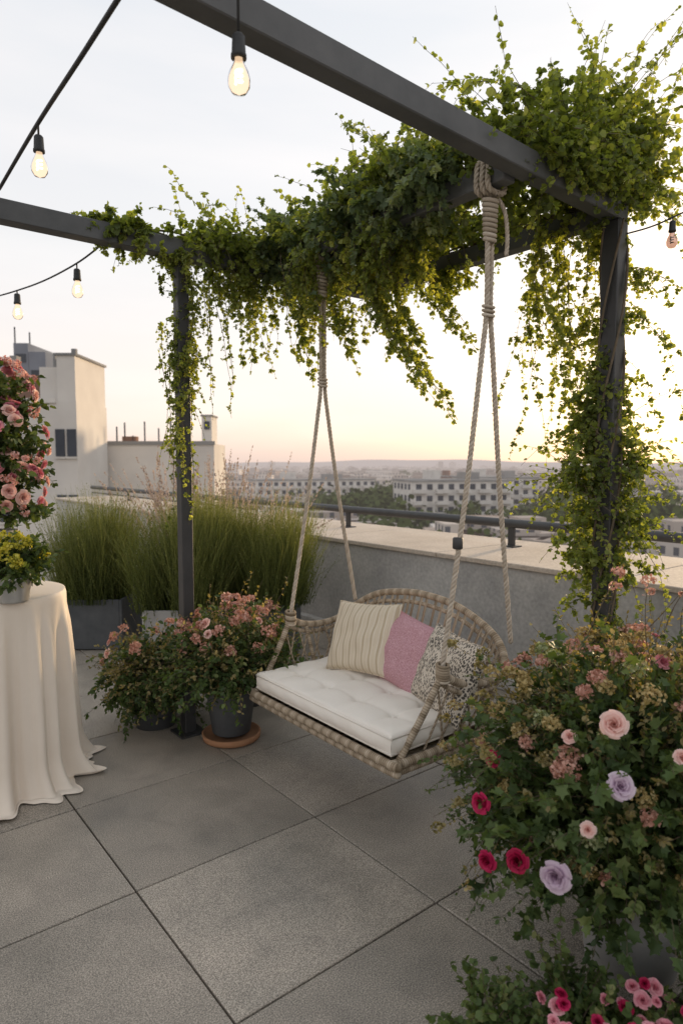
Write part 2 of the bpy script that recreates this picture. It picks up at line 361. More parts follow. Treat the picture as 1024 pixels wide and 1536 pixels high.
cr=ramp(nt,[(.45,(0,0,0)),(.75,(1,1,1))]);nt.links.new(cn.outputs['Fac'],cr.inputs[0])
cm=N(nt,'ShaderNodeMath',operation='MULTIPLY');nt.links.new(cr.outputs[0],cm.inputs[0]);cm.inputs[1].default_value=.6
mx=N(nt,'ShaderNodeMix',data_type='RGBA');nt.links.new(cm.outputs[0],mx.inputs['Factor']);nt.links.new(r.outputs[0],mx.inputs['A']);mx.inputs['B'].default_value=(1,.94,.91,1)
b2=N(nt,'ShaderNodeBackground');b2.inputs['Strength'].default_value=.95;nt.links.new(mx.outputs['Result'],b2.inputs[0])
ad=N(nt,'ShaderNodeAddShader');nt.links.new(b1.outputs[0],ad.inputs[0]);nt.links.new(b2.outputs[0],ad.inputs[1]);nt.links.new(ad.outputs[0],out.inputs[0])
sl=bpy.data.lights.new('sun','SUN');sl.energy=4.0;sl.angle=math.radians(5);sl.color=(1,.72,.43)
so=bpy.data.objects.new('sun',sl);scene.collection.objects.link(so);so.rotation_euler=(-sundir).to_track_quat('-Z','Y').to_euler()

# ---------------- camera ----------------
cam=bpy.data.cameras.new('camera');co=bpy.data.objects.new('camera',cam);scene.collection.objects.link(co);scene.camera=co
cam.sensor_fit='VERTICAL';cam.sensor_height=36;cam.lens=36*980/1536;cam.clip_end=20000;cam.clip_start=.02
th=math.atan(73/980);co.location=(0,0,1.6)
co.rotation_euler=Vector((FX*math.cos(th),FY*math.cos(th),-math.sin(th))).to_track_quat('-Z','Y').to_euler()
cam.dof.use_dof=True;cam.dof.focus_distance=2.9;cam.dof.aperture_fstop=2.8

# ---------------- terrace floor ----------------
mb=MB()
xs=[.862+.83*k for k in range(-6,4)]+[3.775];ys=[1.56+.745*k for k in range(-5,18)]
for i in range(len(xs)-1):
    for j in range(len(ys)-1):
        g=.0035;box(mb,(xs[i]+g,ys[j]+g,-.05),(xs[i+1]-g,ys[j+1]-g,rng.normal(0,.0006)),0,rng.random(),.003)
box(mb,(xs[0],ys[0],-.3),(3.775,ys[-1],-.012),1)
mb.build('terrace_paving',[M_pav,M_soil])
par=empty('parapet_wall')
mb=MB();box(mb,(3.78,-4,-.02),(4.9,14,.865),0,.5)
box(mb,(3.70,-4,0),(3.777,14,.10),0,.4,.008)
mb.build('wall_body',[M_conc],par)
mb=MB();y=-4.
while y<14:
    box(mb,(3.745,y+.004,.868),(4.94,min(y+1.5,14)-.004,.905),0,rng.random(),.005);y+=1.5
mb.build('coping',[M_cap],par)
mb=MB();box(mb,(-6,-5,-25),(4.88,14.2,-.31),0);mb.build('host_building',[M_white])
rail=empty('railing');mb=MB()
tube(mb,[(4.5,-4,1.10),(4.5,5,1.10),(4.5,14,1.10)],.038,14)
for y in np.arange(-3.1,14,2.15):
    box(mb,(4.485,y-.03,.905),(4.515,y+.03,1.07),0,.5,.003);box(mb,(4.44,y-.06,.905),(4.56,y+.06,.915),0)
mb.build('handrail',[M_metal],rail)
mb=MB();tube(mb,[(4.5,7.4,.99),(4.5,14,.99)],.012,8);mb.build('lower_rail',[M_metal],rail)

# ---------------- pergola ----------------
perg=empty('pergola')
YA,YB,XC,XM=1.70,3.53,3.04,2.28
tilt=lambda V:np.stack([V[:,0],V[:,1],V[:,2]+(XC-V[:,0])*.030],1)
mb=MB()
box(mb,(-2.4,YA-.04,2.755),(XC+.045,YA+.04,2.85),0,.5,.004,tilt)
box(mb,(-2.4,YB-.045,2.75),(XC+.045,YB+.045,2.85),0,.6,.004)
box(mb,(XC-.042,YA+.042,2.757),(XC+.042,YB-.047,2.846),0,.5,.004)
box(mb,(XM-.038,YA+.042,2.760),(XM+.038,YB-.047,2.846),0,.5,.004)
mb.build('beams',[M_beam],perg)
mb=MB()
for (x,y,zt) in((XC,YA,2.752),(1.66,YB,2.748),(-2.2,YA,2.90),(-2.2,YB,2.748)):
    h=.043 if x>3 else .034
    box(mb,(x-h,y-h,0),(x+h,y+h,zt),0,.5,.004);box(mb,(x-.08,y-.08,0.0),(x+.08,y+.08,.012),0)
mb.build('posts',[M_metal],perg)

# ---------------- climbing vine ----------------
mb=MB()
def along(path,n,jit,ncl=0):
    P=np.asarray(path,float);s=np.concatenate([[0],np.cumsum(np.linalg.norm(np.diff(P,axis=0),axis=1))])
    if ncl:
        cen=rng.uniform(0,s[-1],ncl);cid=rng.integers(0,ncl,n);t=np.clip(cen[cid]+rng.normal(0,.04,n),0,s[-1])
    else: t=rng.uniform(0,s[-1],n);cid=None
    Q=np.stack([np.interp(t,s,P[:,k]) for k in range(3)],1)
    return Q+rng.normal(0,1,(n,3))*np.array(jit),cid
def mass(path,n,jit,L,droop,k=22,size=.038,tm=ROUND,mat=0,upb=.3,wig=.16,seg=7,ncl=0):
    ncl=ncl or max(4,n//16)
    p,c=along(path,n,jit,ncl);d=rng.normal(0,1,(n,3));d[:,2]=np.abs(d[:,2])*.5+upb
    cd=rng.normal(0,.7,(ncl,3));d+=cd[c];lm=rng.uniform(.5,1.5,ncl)[c];tone=np.clip(rng.normal(.47,.27,ncl),0,1)[c]
    S=strands(p,d,L*lm*rng.uniform(.4,1.2,n),droop*rng.uniform(.5,1.4,n),wig,seg);stems(mb,S,.002)
    leafalong(mb,S,k,size,tm,mat,tone=np.clip(tone+rng.normal(0,.15,n),0,1))
def sprigs(S,tone,sprig,sl,size,tm,mat):
    n,sg,_=S.shape;seg=sg-1
    ti=rng.random((n,sprig))**1.2;x=ti*(seg);i=np.minimum(x.astype(int),seg-1);q=S[np.arange(n)[:,None],i].reshape(-1,3)
    dd=rng.normal(0,1,q.shape);dd[:,2]=dd[:,2]*.4-.25
    SS=strands(q,dd,(sl*(1.25-ti)*rng.uniform(.5,1.4,ti.shape)).reshape(-1),.7,.15,4);stems(mb,SS,.0013)
    leafalong(mb,SS,7,size*.95,tm,mat,side=.9,tone=np.clip(np.repeat(tone,sprig)+rng.normal(0,.15,n*sprig),0,1))
def hang(path,n,jit,L,k=30,size=.032,tm=ROUND,dirv=(0,0,-1),spread=.3,mat=0,droop=1.0,wig=.10,seg=12,Lr=(.3,1.1),ncl=0,sprig=9,sl=.10,bt=.68):
    ncl=ncl or max(3,n//5)
    p,c=along(path,n,jit,ncl);cd=rng.normal(0,spread,(ncl,3))*np.array([1,1,.5]);lm=rng.uniform(.25,1.2,ncl)[c]
    d=np.array(dirv)+cd[c]+rng.normal(0,spread*.45,(n,3))
    S=strands(p,d,L*lm*rng.uniform(Lr[0],Lr[1],n)/.8,droop,wig,seg);stems(mb,S,.0022)
    tone=np.clip(rng.normal(bt,.18,n),0,1)
    leafalong(mb,S,k,size,tm,mat,side=.9,tip=.55,tone=tone);sprigs(S,tone,sprig,sl,size,tm,mat)
def arc(p0,p1,n=4,bow=.10,k=60,size=.034,jit=.035,sprig=18,sl=.12):
    p0=np.array(p0,float);p1=np.array(p1,float);S=[]
    for q in range(n):
        f=rng.uniform(.7,1.0) if q else 1.0;e=p0+(p1-p0)*f+rng.normal(0,jit,3)
        mid=(p0+e)/2+np.array([-bow*.7,bow*.5,bow*.3])+rng.normal(0,jit*.6,3)
        S.append(spline([p0+rng.normal(0,jit,3),mid,e],17))
    S=np.array(S)+rng.normal(0,.006,(n,17,3));stems(mb,S,.0026);tone=np.clip(rng.normal(.72,.12,n),0,1)
    leafalong(mb,S,k,size,ROUND,0,side=.9,tip=.7,tone=tone);sprigs(S,tone,sprig,sl,size,ROUND,0)
for a,bb in(((1.2,YB,2.865),(3.04,YB,2.87)),((XM,YA,2.87),(XM,YB,2.87)),((XC,YA,2.87),(XC,YB,2.87)),((2.4,YA,2.88),(XC,YA,2.87))):
    for q in range(3):
        P=np.linspace(a,bb,14)+rng.normal(0,.012,(14,3));tube(mb,spline(P,60),.006,6,1)
mass([(1.15,YB,2.855),(1.95,YB,2.86)],190,(.03,.04,.025),.15,.9,ncl=22)
mass([(1.8,YB,2.86),(3.0,YB,2.90)],320,(.05,.10,.06),.28,.9)
hang([(1.05,YB,2.8),(1.9,YB,2.78)],20,(.03,.05,.02),.16,k=14,sprig=4)
hang([(1.78,YB,2.77),(2.7,YB,2.79)],34,(.05,.07,.02),.48,k=20)
mass([(XM,2.0,2.88),(XM,YB,2.86)],460,(.08,.08,.06),.25,.9,tm=IVY,mat=2,size=.048)
mass([(XM,1.95,2.93),(XM,3.3,2.94)],260,(.08,.08,.05),.32,.5,upb=.55)
hang([(XM,2.35,2.78),(XM,3.35,2.78)],60,(.08,.05,.02),.48,k=24)
arc((2.36,2.75,2.78),(2.72,2.40,1.84),9,.12,k=80,sprig=26)
arc((2.42,2.50,2.78),(2.66,2.22,2.18),5,.07,k=50)
arc((2.34,3.00,2.78),(2.42,2.86,2.14),5,.05,k=50)
arc((2.30,3.20,2.78),(2.28,3.16,2.12),4,.03,k=44)
arc((2.45,2.62,2.78),(2.62,2.50,2.10),5,.08,k=50)
arc((2.1,YB,2.78),(2.08,3.45,2.20),3,.02,k=40)
arc((2.9,2.02,2.80),(2.98,1.92,1.98),4,.05,k=50)
arc((3.0,1.95,2.80),(3.10,1.88,1.75),4,.03,k=56)
mass([(XC,1.9,2.95),(XC,YB,2.92)],340,(.10,.08,.05),.26,.7,upb=.5)
mass([(2.66,1.95,2.93),(2.66,3.4,2.90)],300,(.20,.08,.04),.24,.8,upb=.4)
hang([(XC,2.0,2.76),(XC,3.3,2.76)],20,(.05,.05,.02),.30,k=20,sprig=6)
hang([(XC+.02,1.82,2.76),(XC+.02,2.15,2.76)],14,(.06,.05,.02),.9,k=42,sprig=13)
mass([(2.32,1.80,2.96),(3.1,1.75,3.0)],520,(.10,.10,.09),.32,.6,upb=.55,k=26)
mass([(2.38,1.67,2.91),(2.85,1.64,2.89)],170,(.08,.03,.03),.17,1.0,upb=.1,k=18)
mass([(2.85,1.75,3.10),(3.15,1.74,2.98)],190,(.10,.10,.12),.32,.6,upb=.5,k=26)
hang([(2.65,1.8,3.05),(3.2,1.75,3.1)],24,(.08,.08,.05),.72,k=30,dirv=(.30,-.15,1.0),spread=.30,droop=.45,size=.028,bt=.55)
hang([(3.05,1.72,2.85),(3.15,1.72,3.05)],11,(.05,.06,.08),.95,k=32,dirv=(.9,-.35,.75),spread=.22,droop=.8,size=.028)
hang([(3.08,1.72,2.35),(3.12,1.72,2.65)],14,(.05,.06,.08),.75,k=28,dirv=(.9,-.5,.25),spread=.25,droop=.8,size=.028)
ox,oy=.05,.07
mass([(XC+ox,YA+oy,.35),(XC+ox,YA+oy,2.0)],260,(.08,.05,.1),.19,.9,k=20,size=.032,upb=.1)
mass([(XC+ox,YA+oy,1.9),(XC+ox,YA+oy,2.7)],80,(.06,.05,.1),.17,.9,k=20,size=.032,upb=.1)
mass([(XC+.12,YA-.04,1.2),(XC+.14,YA-.05,1.95)],120,(.05,.05,.1),.24,.9,k=20,size=.032)
mass([(XC-.10,YA+.12,1.1),(XC-.04,YA+.12,1.8)],110,(.05,.05,.1),.24,.9,k=20,size=.032)
mass([(XC-.03,YA-.03,.4),(XC,YA-.03,1.3)],80,(.04,.04,.1),.12,.9,k=16,size=.03)
hang([(XC+ox,YA+oy,.9),(XC+ox,YA+oy,2.6)],44,(.07,.05,.1),.5,k=22,dirv=(.1,.05,-.6),spread=.35)
for q in range(4):
    t=np.linspace(0,1,40);a=t*9+q*1.6
    tube(mb,np.stack([XC+.06*np.cos(a),YA+.06*np.sin(a),.05+t*2.7],1),.006,6,1)
mass([(1.66,YB,1.5),(1.66,YB,2.75)],130,(.035,.035,.1),.13,1.0,k=14,size=.026,upb=0)
hang([(1.66,YB,2.0),(1.66,YB,2.75)],40,(.05,.05,.05),.50,k=20,size=.024,spread=.13,sl=.06)
hang([(1.66,YB,1.6),(1.66,YB,2.2)],18,(.04,.04,.05),.45,k=18,size=.024,spread=.1,sl=.06)
hang([(1.8,YB,2.7),(1.95,YB,2.7)],6,(.03,.03,.05),.65,k=26,size=.024,spread=.1,Lr=(.7,1.1),sl=.06)
mb.build('climbing_vine',[M_vine,M_stem,M_vined])

# ---------------- swing ----------------
sw=empty('hanging_swing_bench')
X0,X1,Y0,Y1=1.76,2.34,1.86,2.97
mb=MB()
def rrect(x0,x1,y0,y1,z,r=.07):
    P=[]
    for cx,cy,a0 in((x1-r,y1-r,0),(x0+r,y1-r,90),(x0+r,y0+r,180),(x1-r,y0+r,270)):
        for a in(0,45,90):
            an=math.radians(a0+a);P.append((cx+r*math.cos(an),cy+r*math.sin(an),z))
    return P
wrapped(mb,rrect(X0,X1,Y0,Y1,.378),.018,True,n=160)
wrapped(mb,rrect(X0+.006,X1-.006,Y0+.006,Y1-.006,.345),.016,True,n=160)
for y in np.arange(Y0+.03,Y1-.02,.018): tube(mb,[(X0+.01,y,.362),((X0+X1)/2,y,.352),(X1-.01,y,.362)],.0085,6,0,rng.random())
mb.build('seat_frame',[M_rattan],sw)
mb=MB()
rim=[(2.02,2.99,.735),(2.12,3.0,.69),(2.26,3.01,.67),(2.39,3.0,.69),(2.47,2.95,.76),(2.51,2.8,.845),(2.52,2.6,.885),(2.52,2.42,.895),(2.52,2.2,.87),(2.52,2.0,.79),(2.50,1.9,.71),(2.42,1.84,.65),(2.28,1.82,.63),(2.12,1.83,.655),(2.02,1.85,.71)]
wrapped(mb,rim,.018,n=160)
rim2=[(p_[0]-.012,p_[1],p_[2]-.05) for p_ in rim[4:11]]
wrapped(mb,rim2,.011,n=80)
wrapped(mb,[(p_[0]-.004,p_[1],p_[2]-.04) for p_ in rim[:4]],.011,n=60)
wrapped(mb,[(p_[0]-.004,p_[1],p_[2]-.04) for p_ in rim[11:]],.011,n=60)
for y,zt in((2.98,.735),(1.86,.71)):
    s_=1 if y>2.5 else -1
    wrapped(mb,[(2.03,y+.01*s_,zt),(1.93,y,.56),(1.80,y-.02*s_,.375)],.015)
    wrapped(mb,[(2.14,y+.02*s_,zt-.05),(2.17,y,.52),(2.2,y-.01*s_,.375)],.011)
    wrapped(mb,[(2.40,y+.02*s_,zt-.05),(2.36,y,.52),(2.32,y-.02*s_,.375)],.015)
    for q in range(4):
        xa=2.0+q*.09;rope(mb,[(xa+.06,y+.015*s_,zt-.075),(xa+.02,y,.53),(max(xa-.05,1.88),y-.02*s_,.385)],.005,n=14)
        rope(mb,[(xa,y+.015*s_,zt-.07),(xa+.03,y,.53),(min(xa+.07,2.31),y-.02*s_,.385)],.005,n=14)
    for q in range(7):
        a=np.linspace(0,2*np.pi,14);c=np.array([2.03,y+.01*s_,zt-.03+q*.011])
        tube(mb,c+np.stack([.025*np.cos(a),.025*np.sin(a),.004*np.sin(a)],1),.007,6,0,rng.random())
rp=spline(rim[4:11],60)
bk=np.linspace(Y1-.05,Y0+.05,24)
for i,y in enumerate(bk):
    q=rp[int(2+i/23*55)]
    for dx in(-.004,.004):
        tube(mb,spline([(X1-.01+dx,y+dx*2,.375),(2.42+dx,(y+q[1])/2+dx,.6),(q[0]+dx,q[1]+dx*2,q[2])],8),.0045,6,0,.3+.5*rng.random())
for zz in(.52,.66):
    P=[( X1+ (zz-.375)*.36, y, zz) for i,y in enumerate(np.linspace(Y1-.03,Y0+.03,30))]
    tube(mb,P,.007,6,0)
mb.build('rattan_back_and_arms',[M_rattan],sw)
mb=MB()
def cushion(mb,cx,cy,hx,hy,z0,z1,nx=56,ny=100):
    btn=[(cx+a*hx,cy+b*hy) for a in(-.36,.36) for b in(-.68,-.23,.23,.68)]
    for top in(1,0):
        u=np.linspace(-1,1,nx)[:,None];v=np.linspace(-1,1,ny)[None,:]
        uu=np.sign(u)*(1-(1-np.abs(u))**1.5)+0*v;vv=np.sign(v)*(1-(1-np.abs(v))**1.7)+0*u
        dx=hx*(1-np.abs(uu));dy=hy*(1-np.abs(vv));dd=np.minimum(dx,dy)
        X=cx+hx*uu;Y=cy+hy*vv
        rd=.018;prof=np.sqrt(np.clip(1-(1-np.clip(dd/rd,0,1))**2,0,1))
        h=(z1-z0)/2
        Z=(h*.72+h*.28*prof)+.012*np.clip(dd/.12,0,1)**.7
        Z=np.where(dd<1e-6,h*.72,Z)
        if top:
            for bx,by in btn:
                r2=(X-bx)**2+(Y-by)**2;Z=Z-.022*np.exp(-r2/(2*.018**2))-.014*np.exp(-r2/(2*.06**2))
                an=np.arctan2(Y-by,X-bx);Z=Z-.003*np.cos(an*4+1)*np.exp(-r2/(2*.05**2))
            for a in(-.36,.36): Z=Z-.005*np.exp(-((X-cx-a*hx)/.012)**2)*np.clip(dd/.05,0,1)
            for b in(-.68,-.23,.23,.68): Z=Z-.005*np.exp(-((Y-cy-b*hy)/.012)**2)*np.clip(dd/.05,0,1)
            Z=Z+.003*np.sin(X*31+Y*11)*np.sin(Y*23-X*7)
        zc=(z0+z1)/2;Z=zc+(Z if top else -Z*.9)
        V=np.stack([X,Y,Z],-1).reshape(-1,3)
        i=np.arange(nx-1)[:,None];j=np.arange(ny-1)[None,:]
        F=np.stack([i*ny+j,(i+1)*ny+j,(i+1)*ny+j+1,i*ny+j+1],-1).reshape(-1,4)
        mb.add(V,F,0,.5,True)
    per=[(cx-hx,cy-hy),(cx+hx,cy-hy),(cx+hx,cy+hy),(cx-hx,cy+hy)]
    zc=(z0+z1)/2;h=(z1-z0)/2*.72
    for a in range(4):
        p,q=np.array(per[a]),np.array(per[(a+1)%4]);n=40;t=np.linspace(0,1,n)[:,None]
        nn=np.array([(q-p)[1],-(q-p)[0]]);nn=nn/np.linalg.norm(nn)
        rows=[]
        for s_ in np.linspace(-1,1,7):
            bul=.012*(1-s_*s_)*np.clip(np.minimum(t,1-t)*12,0,1)+.002*np.sin(t*40+s_*2)*(1-s_*s_)
            xy=p+(q-p)*t+nn*bul;rows.append(np.hstack([xy,np.full((n,1),zc+s_*h*(1 if s_>0 else .9))]))
        V=np.array(rows).reshape(-1,3);i=np.arange(6)[:,None];j=np.arange(n-1)[None,:]
        mb.add(V,np.stack([i*n+j,i*n+j+1,(i+1)*n+j+1,(i+1)*n+j],-1).reshape(-1,4),0,.5,True)
    for s_,k in((1,1),(-1,.9)):
        tube(mb,[(x,y,zc+s_*h*k) for x,y in [(cx-hx,cy-hy),(cx,cy-hy),(cx+hx,cy-hy),(cx+hx,cy),(cx+hx,cy+hy),(cx,cy+hy),(cx-hx,cy+hy),(cx-hx,cy),(cx-hx,cy-hy)]],.0045,8,0)
    for bx,by in btn: lathe(mb,[(0,.005),(.006,.004),(.009,0),(.009,-.004)],(bx,by,z1-.014),14)
cushion(mb,2.035,2.405,.268,.520,.397,.495)
mb.build('seat_cushion',[M_cush],sw)
mb=MB()
for (yt,yf,zs,zf,zb) in((1.84,1.855,2.25,.72,.76),(3.02,2.99,2.06,.75,.78)):
    for dx,xe,ze in((-.012,2.03,zf),(.014,2.50,zb)):
        rope(mb,[(XM+dx,yt,2.72),(XM+dx*1.0,yt,(2.72+zs)/2),(XM+dx,yt,zs),(XM+dx+(xe-XM)*.12,yt+(yf-yt)*.1,zs-.22),(XM+(xe-XM)*.5,(yt+yf)/2,(zs+ze)/2-.04),(xe,yf,ze)],.0115,n=80)
    for q in range(3):
        y=yt-.03+q*.03
        rope(mb,[(XM,y,2.735),(XM-.05,y,2.745),(XM-.054,y,2.80),(XM-.045,y,2.858),(XM,y,2.865),(XM+.045,y,2.858),(XM+.054,y,2.80),(XM+.05,y,2.745),(XM,y,2.735)],.012)
    for q in range(9):
        a=np.linspace(0,2*np.pi,16);c=np.array([XM,yt,2.71-q*.02]);R_=.028-.0008*q
        tube(mb,c+np.stack([R_*np.cos(a),R_*np.sin(a),.008*np.sin(a)],1),.0095,6,0,rnd=rng.random())
    for q in range(3):
        a=np.linspace(0,2*np.pi,16);c=np.array([XM,yt,zs+.02-q*.018])
        tube(mb,c+np.stack([.026*np.cos(a),.020*np.sin(a),.005*np.sin(a)],1),.007,6,0,rnd=rng.random())
rope(mb,[(XM+.03,1.82,2.72),(XM+.05,1.80,2.66),(XM+.055,1.79,2.56),(XM+.05,1.79,2.48)],.009,n=20)
mb.build('suspension_ropes',[M_rope],sw)
mb=MB();lathe(mb,[(0,-.025),(.018,-.025),(.022,-.02),(.022,.02),(.018,.025),(0,.025)],(2.118,1.853,1.26),18);mb.build('rope_clamp',[M_metal],sw)

def pillow(name,c,w_,h_,th_,yaw,pitch,roll,mat):
    n=44;u=np.linspace(-1,1,n)[:,None];v=np.linspace(-1,1,n)[None,:]
    mb=MB();ph=rng.uniform(0,6,3)
    for s_ in(1,-1):
        f=(np.clip(1-u**2,0,1)**.42)*(np.clip(1-v**2,0,1)**.42)
        pin=1-.07*(1-np.abs(v)**2)*np.abs(u)**3;pin2=1-.07*(1-np.abs(u)**2)*np.abs(v)**3
        X=u*w_/2*pin+0*v;Y=v*h_/2*pin2+0*u
        Z=s_*th_/2*f*(1+.06*np.sin(5*u+3*v+ph[0])+.05*np.sin(9*v-4*u+ph[1])+.04*np.sin(14*u+6*v+ph[2]))
        V=np.stack([X,Y,Z],-1).reshape(-1,3)
        i=np.arange(n-1)[:,None];j=np.arange(n-1)[None,:]
        F=np.stack([i*n+j,(i+1)*n+j,(i+1)*n+j+1,i*n+j+1],-1).reshape(-1,4)
        mb.add(V,F,0,.5,True)
    e=[]
    for k in range(4):
        for t in np.linspace(-1,1,20)[:-1]:
            a,b_=[(t,-1),(1,t),(-t,1),(-1,-t)][k]
            e.append((a*w_/2*(1-.07*(1-b_*b_)*abs(a)**3),b_*h_/2*(1-.07*(1-a*a)*abs(b_)**3),0))
    e=np.array(e);tube(mb,np.vstack([e,e[:1]]),.004,6,0)
    ob=mb.build(name,[mat]);ob.location=c
    base=Matrix(((0,0,-1),(-1,0,0),(0,1,0)))
    R=Matrix.Rotation(yaw,3,'Z')@Matrix.Rotation(pitch,3,'Y')@base@Matrix.Rotation(roll,3,'Z')
    ob.rotation_mode='QUATERNION';ob.rotation_quaternion=R.to_quaternion();return ob
def fabric(name,build):
    m,nt,out=newmat(name);b=N(nt,'ShaderNodeBsdfPrincipled');b.inputs['Roughness'].default_value=.95;b.inputs['Specular IOR Level'].default_value=.1
    tc=N(nt,'ShaderNodeTexCoord');col,h=build(nt,tc);nt.links.new(col,b.inputs['Base Color'])
    bp=N(nt,'ShaderNodeBump');bp.inputs['Strength'].default_value=.6;bp.inputs['Distance'].default_value=.002;nt.links.new(h,bp.inputs['Height']);nt.links.new(bp.outputs[0],b.inputs['Normal'])
    nt.links.new(b.outputs[0],out.inputs[0]);return m
def b_cream(nt,tc):
    wv=N(nt,'ShaderNodeTexWave',wave_type='BANDS',bands_direction='X');wv.inputs['Scale'].default_value=7;wv.inputs['Distortion'].default_value=.5;wv.inputs['Detail'].default_value=3;nt.links.new(tc.outputs['Object'],wv.inputs[0])
    r=ramp(nt,[(.2,(.64,.55,.42)),(.7,(.70,.62,.50)),(.95,(.50,.41,.29))]);nt.links.new(wv.outputs['Fac'],r.inputs[0])
    w2=N(nt,'ShaderNodeTexWave',wave_type='BANDS',bands_direction='X');w2.inputs['Scale'].default_value=30;w2.inputs['Distortion'].default_value=1.2;nt.links.new(tc.outputs['Object'],w2.inputs[0]);return r.outputs[0],w2.outputs['Fac']
def b_pink(nt,tc):
    n_=N(nt,'ShaderNodeTexNoise');n_.inputs['Scale'].default_value=190;n_.inputs['Detail'].default_value=2;nt.links.new(tc.outputs['Object'],n_.inputs[0])
    r=ramp(nt,[(.3,(.38,.19,.22)),(.5,(.50,.28,.31)),(.7,(.62,.40,.42))]);nt.links.new(n_.outputs['Fac'],r.inputs[0]);return r.outputs[0],n_.outputs['Fac']
def b_dash(nt,tc):
    mp=N(nt,'ShaderNodeMapping');mp.inputs['Scale'].default_value=(135,70,40);mp.inputs['Rotation'].default_value=(0,0,.5);nt.links.new(tc.outputs['Object'],mp.inputs[0])
    vo=N(nt,'ShaderNodeTexVoronoi',feature='F1');vo.inputs['Scale'].default_value=1.;vo.inputs['Randomness'].default_value=.65;nt.links.new(mp.outputs[0],vo.inputs[0])
    r=ramp(nt,[(.40,(.09,.08,.07)),(.50,(.58,.51,.42))]);nt.links.new(vo.outputs['Distance'],r.inputs[0]);return r.outputs[0],vo.outputs['Distance']
pillow('throw_pillow',(2.23,2.60,.675),.43,.38,.15,.12,.42,.10,fabric('cream_striped_fabric',b_cream))
pillow('throw_pillow.001',(2.27,2.29,.645),.47,.36,.14,-.02,.44,-.14,fabric('rose_boucle_fabric',b_pink))
pillow('throw_pillow.002',(2.21,1.99,.64),.42,.37,.15,-.25,.42,-.05,fabric('dash_print_fabric',b_dash))

# ---------------- table ----------------
TC=W(-1.76,3.24,0)
tb=empty('round_cocktail_table')
mb=MB();n=420;H=64;a=np.arange(n)*2*np.pi/n
ph=rng.uniform(0,6.28,8)
fold=.5*np.sin(11*a+ph[0]+.8*np.sin(3*a+ph[1]))+.32*np.sin(19*a+ph[2]+1.1*np.sin(2*a))+.2*np.sin(31*a+ph[3])
fold=np.sign(fold)*np.abs(fold)**.8
rows=[];Rt=.345
for q,(rr) in enumerate([.0,.1,.2,.3,.33,.342]): rows.append(np.stack([rr*np.cos(a),rr*np.sin(a),np.full(n,.958-.0005*q)],1))
for k in range(H+1):
    t=k/H;z=.955-t*.945
    R=Rt+.006*min(t*40,1)+.03*t+.05*max(0,(t-.82)/.18)**2
    A=.005+.048*t**.6+.018*max(0,(t-.85)/.15)**2
    rr=R+A*fold*min(1,t*5)+.007*np.sin(5*a+t*3)*t
    z_=np.maximum(z*np.ones(n),.006+.004*np.sin(9*a))
    rows.append(np.stack([rr*np.cos(a),rr*np.sin(a),z_],1))
for k in range(1,4):
    rr=R+.014*k+(A+.004*k)*fold;rows.append(np.stack([rr*np.cos(a),rr*np.sin(a),.014+.008*np.sin(k*1.5+5*a)],1))
V=np.array(rows);m_=len(rows);V=V.reshape(-1,3)+TC
i=np.arange(m_-1)[:,None];j=np.arange(n)[None,:];j2=(j+1)%n
mb.add(V,np.stack([i*n+j,i*n+j2,(i+1)*n+j2,(i+1)*n+j],-1).reshape(-1,4),0,.5,True)
mb.build('tablecloth',[M_cloth],tb)
mb=MB();lathe(mb,[(0,.93),(.34,.93),(.34,.95),(0,.95)],TC,40);lathe(mb,[(.03,.03),(.03,.93)],TC,16);lathe(mb,[(.25,.0),(.24,.03),(.03,.04)],TC,30);mb.build('table_frame',[M_metal],tb)
bk=W(-1.52,3.00,.96);e=empty('tin_bucket_bouquet');mb=MB()
lathe(mb,[(0,.0),(.062,.0),(.064,.01),(.078,.10),(.082,.115),(.08,.12),(.074,.115),(.06,.02)],bk,36);mb.build('tin_bucket',[M_tin],e)
def bush(mb,c,rad,n,k,size,tm,mat=0,stem=1,zmin=-.3,droop=.5,wig=.14,t0=.35,seg=7,org=None,tone=None):
    D=sph(n,zmin);o=np.array(c) if org is None else np.array(org)
    lob=1+.16*np.sin(D[:,0]*5+c[0]*9)*np.cos(D[:,1]*6+c[1]*7)+.1*np.sin(D[:,2]*9+D[:,0]*7)
    tgt=np.array(c)+D*np.array(rad)*rng.uniform(.6,1.08,(n,1))*lob[:,None];v=tgt-o;L=np.linalg.norm(v,axis=1)
    d=v/L[:,None];d[:,2]+=droop*.5
    S=strands(np.repeat(o[None],n,0)+rng.normal(0,.03,(n,3)),d,L*1.05,droop,wig,seg)
    if tone is None: tone=np.clip(.45+.35*np.sin(D[:,0]*7+c[1]*5)*np.sin(D[:,2]*8+D[:,1]*6)+rng.normal(0,.18,n),0,1)
    stems(mb,S,.002,stem);leafalong(mb,S,k,size,tm,mat,t0=t0,tip=.9,tone=tone);return S
mb=MB();c=bk+np.array([0,0,.20]);bush(mb,c,(.14,.14,.11),130,16,.035,OVAL,0,1,-.2,org=bk+np.array([0,0,.1]))
for q in range(30):
    d=sph(1,-.1)[0];cluster(mb,c+d*np.array([.13,.13,.11]),d,.024,2,26,.013)
mb.build('yellow_green_flowers',[M_bush,M_stem,M_yel],e)
rb=W(-1.74,3.34,.96);e=empty('rose_bouquet');mb=MB()
lathe(mb,[(0,0),(.07,0),(.075,.01),(.06,.08),(.055,.2),(.075,.3),(.07,.3),(.05,.2),(.05,.02)],rb,32);mb.build('vase',[M_potl],e)
mb=MB();cs=[(rb+np.array([0,0,.50]),.21),(rb+np.array([.0,.0,.74]),.23),(rb+np.array([-.02,0,.98]),.20)]
for c,R_ in cs: bush(mb,c,(R_,R_,R_*.9),120,16,.042,OVAL,0,1,-.7,org=c-np.array([0,0,.1]))
